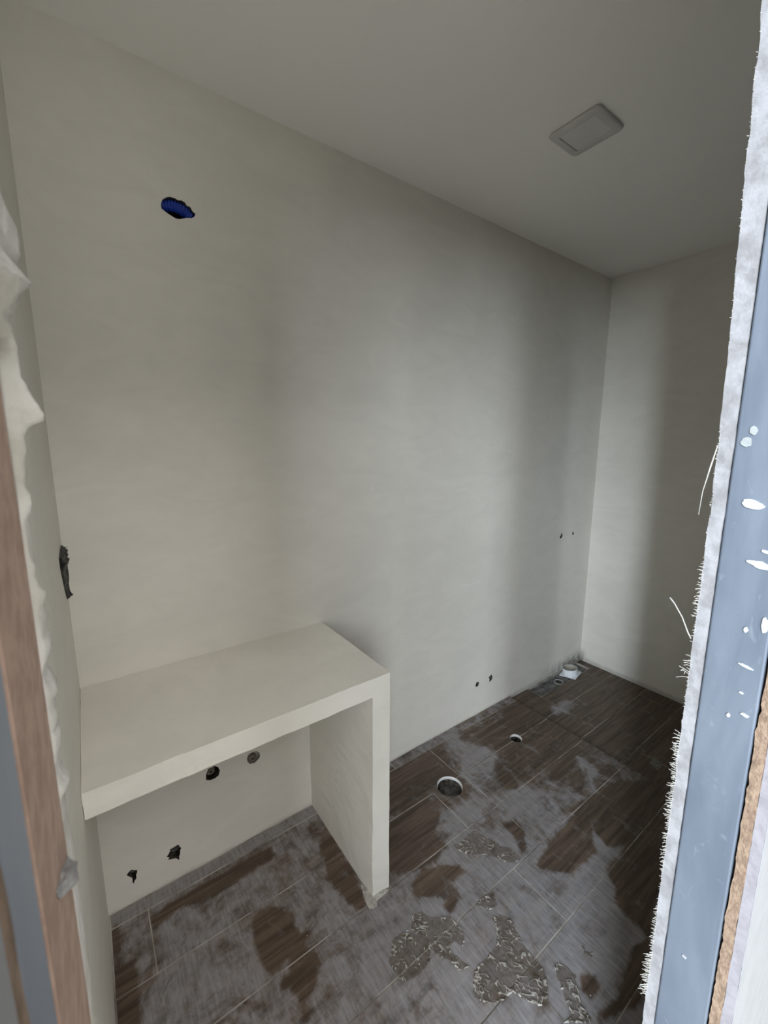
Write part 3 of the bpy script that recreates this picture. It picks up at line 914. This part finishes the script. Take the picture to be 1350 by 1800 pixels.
# blue corrugated conduit in the high hole
path = []
for i in range(121):
    t = i / 120
    x = 0.300 + 0.118 * t
    y = 0.052 - 0.039 * math.sin(math.pi * min(1, t * 1.02)) ** 0.8
    z = 2.1665 + 0.0045 * math.sin(math.pi * t) - 0.019 * t ** 2.2
    path.append((x, y, z))
rad = [0.0142 + 0.0019 * math.sin(i * 2 * math.pi / 6.2) for i in range(121)]
conduit = obj('conduit', tube_bm(bmesh.new(), path, rad, 20), M['conduit'], None, True)
tag(conduit, 'blue corrugated conduit bending inside the oval hole high on the back wall', 'conduit')

# two threaded water outlets under the bench top


def outlet(name, x, z, y0, r, label):
    o = empty(name, (x, y0, z))
    bm, _ = lathe_bm([(r * 0.98, 0.030), (r, 0.004), (r * 0.94, 0.0), (r * 0.66, 0.0), (r * 0.62, 0.002), (r * 0.60, 0.004)], 28, (x, y0, z), 'y')
    part('collar', bm, M['brass'], o, True)
    bm, _ = lathe_bm([(r * 0.60, 0.006), (r * 0.58, -0.0035), (r * 0.40, -0.0045), (r * 0.37, -0.002), (r * 0.36, 0.020), (0.0005, 0.020)], 28, (x, y0, z), 'y')
    part('threaded_bore', bm, M['brass'], o, True)
    tag(o, label, 'water outlet', 'water outlets under the bench top')
    return o


outlet('water_outlet', 0.334, 0.348, 0.009, 0.0155, 'metal water outlet in the dark round hole, under the middle of the bench top')
outlet('water_outlet', 0.483, 0.331, 0.003, 0.0155, 'metal water outlet bedded in grey mortar, nearer the bench side panel')

# mortar rubble inside the two low holes
for (x, z, y, r, key, lab) in ((0.204, 0.103, 0.022, 0.015, 'H_r1', 'grey pipe stub deep in the star-shaped hole under the bench'), (0.0765, 0.110, 0.012, 0.009, 'H_r2', 'grey pipe stub in the small notched hole nearest the left corner')):
    o = empty('pipe_stub', (x, y, z))
    bm, _ = lathe_bm([(r, 0.016 if key == 'H_r2' else 0.026), (r, 0.001), (r * 0.9, 0.0), (r * 0.78, 0.001), (r * 0.76, 0.012), (0.0005, 0.012)], 22, (x, y, z), 'y')
    me = part('pipe', bm, M['mortar'], o, True)
    tag(o, lab, 'pipe', 'pipe stubs low under the bench')

# crumpled black plastic in the left wall, next to the corner
ny, nz = 26, 60
bm = bmesh.new()
gr = []
for i in range(nz + 1):
    v = i / nz
    z = 1.090 + 0.142 * v
    ya = -0.072 - 0.120 * min(1, max(0, v * 1.25)) ** 0.8 + 0.004 * noise.noise((z * 60, 1, 1))
    yb = -0.040 + 0.006 * noise.noise((z * 50, 7, 1))
    prof = float(np.interp(v, [0, .06, .14, .3, .45, .62, .7, .76, .86, .89, .97, 1], [0.001, 0.0122, 0.0078, 0.0066, 0.0092, 0.0100, 0.0072, 0.0112, 0.0152, 0.0100, 0.0128, 0.002]))
    row = []
    prof *= 1.22
    for j in range(ny + 1):
        u = j / ny
        y = ya + (yb - ya) * u
        env = math.sin(math.pi * min(1, u * 1.0)) ** 0.35 if 0 < u < 1 else 0
        x = prof * env * (0.70 + 0.45 * noise.noise((u * 4.5, v * 9, 3)) * (1 if u < 0.75 else 0.4) + 0.25 * u)
        if 0.40 < u < 0.5:
            x = prof * 0.97
        row.append(bm.verts.new((max(0.0003, min(x, prof)) if j not in (0, ny) else 0.0001, y, z)))
    gr.append(row)
for i in range(nz):
    for j in range(ny):
        bm.faces.new((gr[i][j], gr[i][j + 1], gr[i + 1][j + 1], gr[i + 1][j]))
rag = empty('plastic_wrap', (0.0, -0.11, 1.16))
part('crumpled_sheet', bm, M['blackplastic'], rag)
bm = tube_bm(bmesh.new(), [(0.001, -0.10, 1.2300), (0.006, -0.09, 1.2305), (0.0125, -0.08, 1.2330), (0.0165, -0.075, 1.2325)], [0.0009, 0.0008, 0.0006, 0.0004], 6)
part('wire', bm, M['blackplastic'], rag, True)
tag(rag, 'crumpled black plastic bulging from the left wall by the corner', 'plastic')

# ------------------------------------------------------------------ floor drains and loose fittings
for (hx, hy, r), name, lab in ((DRAINS[0], 'floor_drain', 'large round floor drain hole with a white cut rim, near the bench panel'), (DRAINS[1], 'floor_drain', 'small round floor drain hole with a white cut rim, further towards the shower')):
    d = empty(name, (hx, hy, -0.05))
    bm, _ = lathe_bm([(r - 0.0002, -0.0006), (r - 0.0006, -0.010), (r - 0.004, -0.0105), (r - 0.004, -0.012)], 44, (hx, hy, 0))
    for v in bm.verts:
        if v.co.z < -0.005:
            v.co.z += 0.003 * noise.noise((v.co.x * 60, v.co.y * 60, 2))
    part('cut_rim', bm, M['biscuit'], d, True)
    bm, rs = lathe_bm([(r - 0.0035, -0.0095), (r - 0.004, -0.045), (r - 0.008, -0.0475)], 44, (hx, hy, 0))
    part('pipe_wall', bm, M['cavity'], d, True)
    bm, rs = lathe_bm([(r - 0.003, -0.046), (r * 0.6, -0.044), (r * 0.25, -0.046)], 44, (hx, hy, 0))
    bm.faces.new(rs[-1])
    for v in bm.verts:
        v.co.z += 0.004 * noise.noise((v.co.x * 40, v.co.y * 40, 8))
    part('mortar_plug', bm, M['mortar'], d, True)
    tag(d, lab, 'drain', 'open floor drains')

# white flange collar standing in the channel
PX, PY, PZ = 2.590, -0.0620, SZ - 0.0030
fl = empty('pipe_flange', (PX, PY, PZ))
ca, sa = math.cos(math.radians(10)), math.sin(math.radians(10))


def rot(p):
    return (PX + p[0] * ca - p[1] * sa, PY + p[0] * sa + p[1] * ca)


plate = [rot(p) for p in rounded_rect(-0.054, 0.054, -0.054, 0.054, 0.004, 3)]
bm = bmesh.new()
ro = [rot(p) for p in circle(0, 0, 0.0485, 28)]
loops = [[(x, y, PZ) for x, y in plate], [(x, y, PZ + 0.005) for x, y in plate]]
rs = loft(bm, loops)
bm.faces.new(rs[0])
bm.faces.new(rs[1])
part('base_plate', bm, M['pvc'], fl)
bm, _ = lathe_bm([(0.0478, 0.004), (0.0475, 0.012), (0.0470, 0.044), (0.0460, 0.0455), (0.0445, 0.0445)], 40, (PX, PY, PZ))
part('spigot', bm, M['pvc'], fl, True)
bm, rs = lathe_bm([(0.0444, 0.0446), (0.0432, 0.036), (0.0425, 0.016), (0.001, 0.014)], 40, (PX, PY, PZ))
part('dusty_bore', bm, M['pvcin'], fl, True)
fl.rotation_mode = 'QUATERNION'
fl.rotation_quaternion = Matrix.Rotation(math.radians(-8), 3, Vector((0.88, 0.47, 0))).to_quaternion()
tag(fl, 'white plastic pipe flange with square base plate, standing in the channel by the corner', 'pipe fitting')

cx, cy = 2.455, -0.062
dr = empty('channel_outlet', (cx, cy, SZ - 0.015))
bm, _ = lathe_bm([(0.030, 0.0), (0.0295, 0.004), (0.027, 0.005), (0.024, 0.004), (0.0235, -0.0008)], 30, (cx, cy, SZ - 0.0148))
part('ring', bm, M['greyplaster'], dr, True)
bm, rs = lathe_bm([(0.0237, 0.0006), (0.012, 0.0004)], 30, (cx, cy, SZ - 0.0148))
bm.faces.new(rs[-1])
part('mouth', bm, M['cavity'], dr)
tag(dr, 'small round outlet ring in the mortar channel beside the white flange', 'drain')

bm = prism_bm([(SCRAP[0][0], SCRAP[0][1]), (SCRAP[1][0], SCRAP[1][1]), (SCRAP[2][0], SCRAP[2][1]), (2.165, -0.768), (SCRAP[3][0], SCRAP[3][1])], 'z', SZ + 0.0004, SZ + 0.002)
tag(obj('tile_scrap', bm, M['scrap']), 'pale square scrap lying on the dark shower floor near the right jamb', 'scrap')

# ------------------------------------------------------------------ puddles and crumbs


def puddle(poly, label, seed, amp=0.0024):
    xs_ = [p[0] for p in poly]
    ys_ = [p[1] for p in poly]
    st = 0.0016
    gx = np.arange(min(xs_) - st, max(xs_) + st, st)
    gy = np.arange(min(ys_) - st, max(ys_) + st, st)
    XX, YY = np.meshgrid(gx, gy, indexing='ij')
    jx = np.array([[0.004 * noise.noise((x * 90, y * 90, seed)) for y in gy] for x in gx])
    ins, d = inside(XX + jx, YY - jx, poly)
    hgt = np.zeros(XX.shape)
    rid = np.zeros(XX.shape)
    for i in range(len(gx)):
        for j in range(len(gy)):
            if ins[i, j]:
                x, y = gx[i], gy[j]
                wx = 0.35 * noise.noise((x * 55, y * 55, seed + 9))
                n1 = noise.noise((x * 84 + wx * 3, y * 66 - wx * 2, seed + 2))
                n2 = noise.noise((x * 38, y * 38, seed + 5))
                rg = max(0.0, 1 - abs(n1) / 0.30) * (0.35 + 0.65 * min(1, max(0, n2 * 2.2 + 0.75)))
                e = min(1, d[i, j] / 0.0035)
                rim = math.exp(-((d[i, j] - 0.003) / 0.0018) ** 2) * (0.45 + 0.5 * n2)
                hgt[i, j] = 0.0007 * e + amp * (rg * 0.75 + max(0, rim)) * e
                rid[i, j] = min(1, rg * 0.9 + max(0, rim) * 0.5)
    bm = bmesh.new()
    vs = {}
    lay = bm.verts.layers.float.new('ridge')
    for i in range(len(gx) - 1):
        for j in range(len(gy) - 1):
            q = [(i, j), (i + 1, j), (i + 1, j + 1), (i, j + 1)]
            if all(ins[a] for a in q):
                f = []
                for a in q:
                    if a not in vs:
                        v = bm.verts.new((gx[a[0]], gy[a[1]], 0.00045 + hgt[a]))
                        v[lay] = rid[a]
                        vs[a] = v
                    f.append(vs[a])
                bm.faces.new(f)
    o = obj('puddle', bm, M['water'], None, True)
    tag(o, label, 'puddle', 'muddy puddles on the tiles')
    return o


puddle(P1, 'rounded muddy puddle in front of the bench foot, leftmost of all', 1.3)
puddle(P2, 'branching muddy puddle between the bench foot and the largest puddle', 4.7)
puddle(P3, 'largest muddy puddle, bottle-shaped, crossing a grout line at the front', 7.1)
puddle(P4, 'long narrow muddy puddle at the front, nearest the right jamb', 11.9)
puddle(P5, 'small muddy puddle touching a grout line above the largest puddle', 15.2)
puddle(P6, 'faint fan-shaped puddle on the tile between the drain and the muddy puddles', 19.4, 0.0010)
puddle(P7, 'tiny muddy splash right of the largest puddle', 23.8)

BITSIZE = [(0.012, 0.003), (0.010, 0.004)] + [(0.0035, 0.0025)] * 20
BITLAB = ['white plastic sliver lying on the floor at the edge of the leftmost puddle', 'white chip on the tiles left of the branching puddle', 'white crumb in the wet spot right of the long narrow puddle',
          'crumb on the dusty tiles below the star-shaped hole, left of the wet footprint stain', 'crumb at the right edge of the wet footprint stain', 'crumb beside the inner face of the bench side panel',
          'crumb just behind the large floor drain', 'crumb near the front tiles left of the bench foot', 'crumb in front of the bench foot, nearest the bottom edge', 'white chip on the right tip of the branching puddle',
          'crumb at the back wall between bench and shower', 'crumb right of the small floor drain', 'crumb just right of the small floor drain, nearer the wall', 'crumb on the brown tile close to the shower step',
          'crumb by the left wall on the corner tile', 'crumb in the middle of the dusty tiles under the bench', 'crumb on the washed shower floor']

for i, (x, y) in enumerate(BITS):
    L, w = BITSIZE[i]
    bm = bmesh.new()
    bmesh.ops.create_icosphere(bm, subdivisions=2, radius=1.0)
    a = random.uniform(0, math.pi) if i else -0.5
    zz = SZ if x > SX else 0.0
    for v in bm.verts:
        c = v.co * (1 + 0.35 * noise.noise(v.co * 1.7 + Vector((i * 3.1, 0, 0))))
        px, py = c.x * L / 2 * 1.2, c.y * w / 2 * 1.4
        v.co = Vector((x + px * math.cos(a) - py * math.sin(a), y + px * math.sin(a) + py * math.cos(a), zz + 0.0010 + max(-0.001, c.z * w * 0.35)))
    o = obj('plaster_crumb', bm, M['splash'], None, True)
    tag(o, BITLAB[i], 'crumb', 'plaster crumbs on the floor')
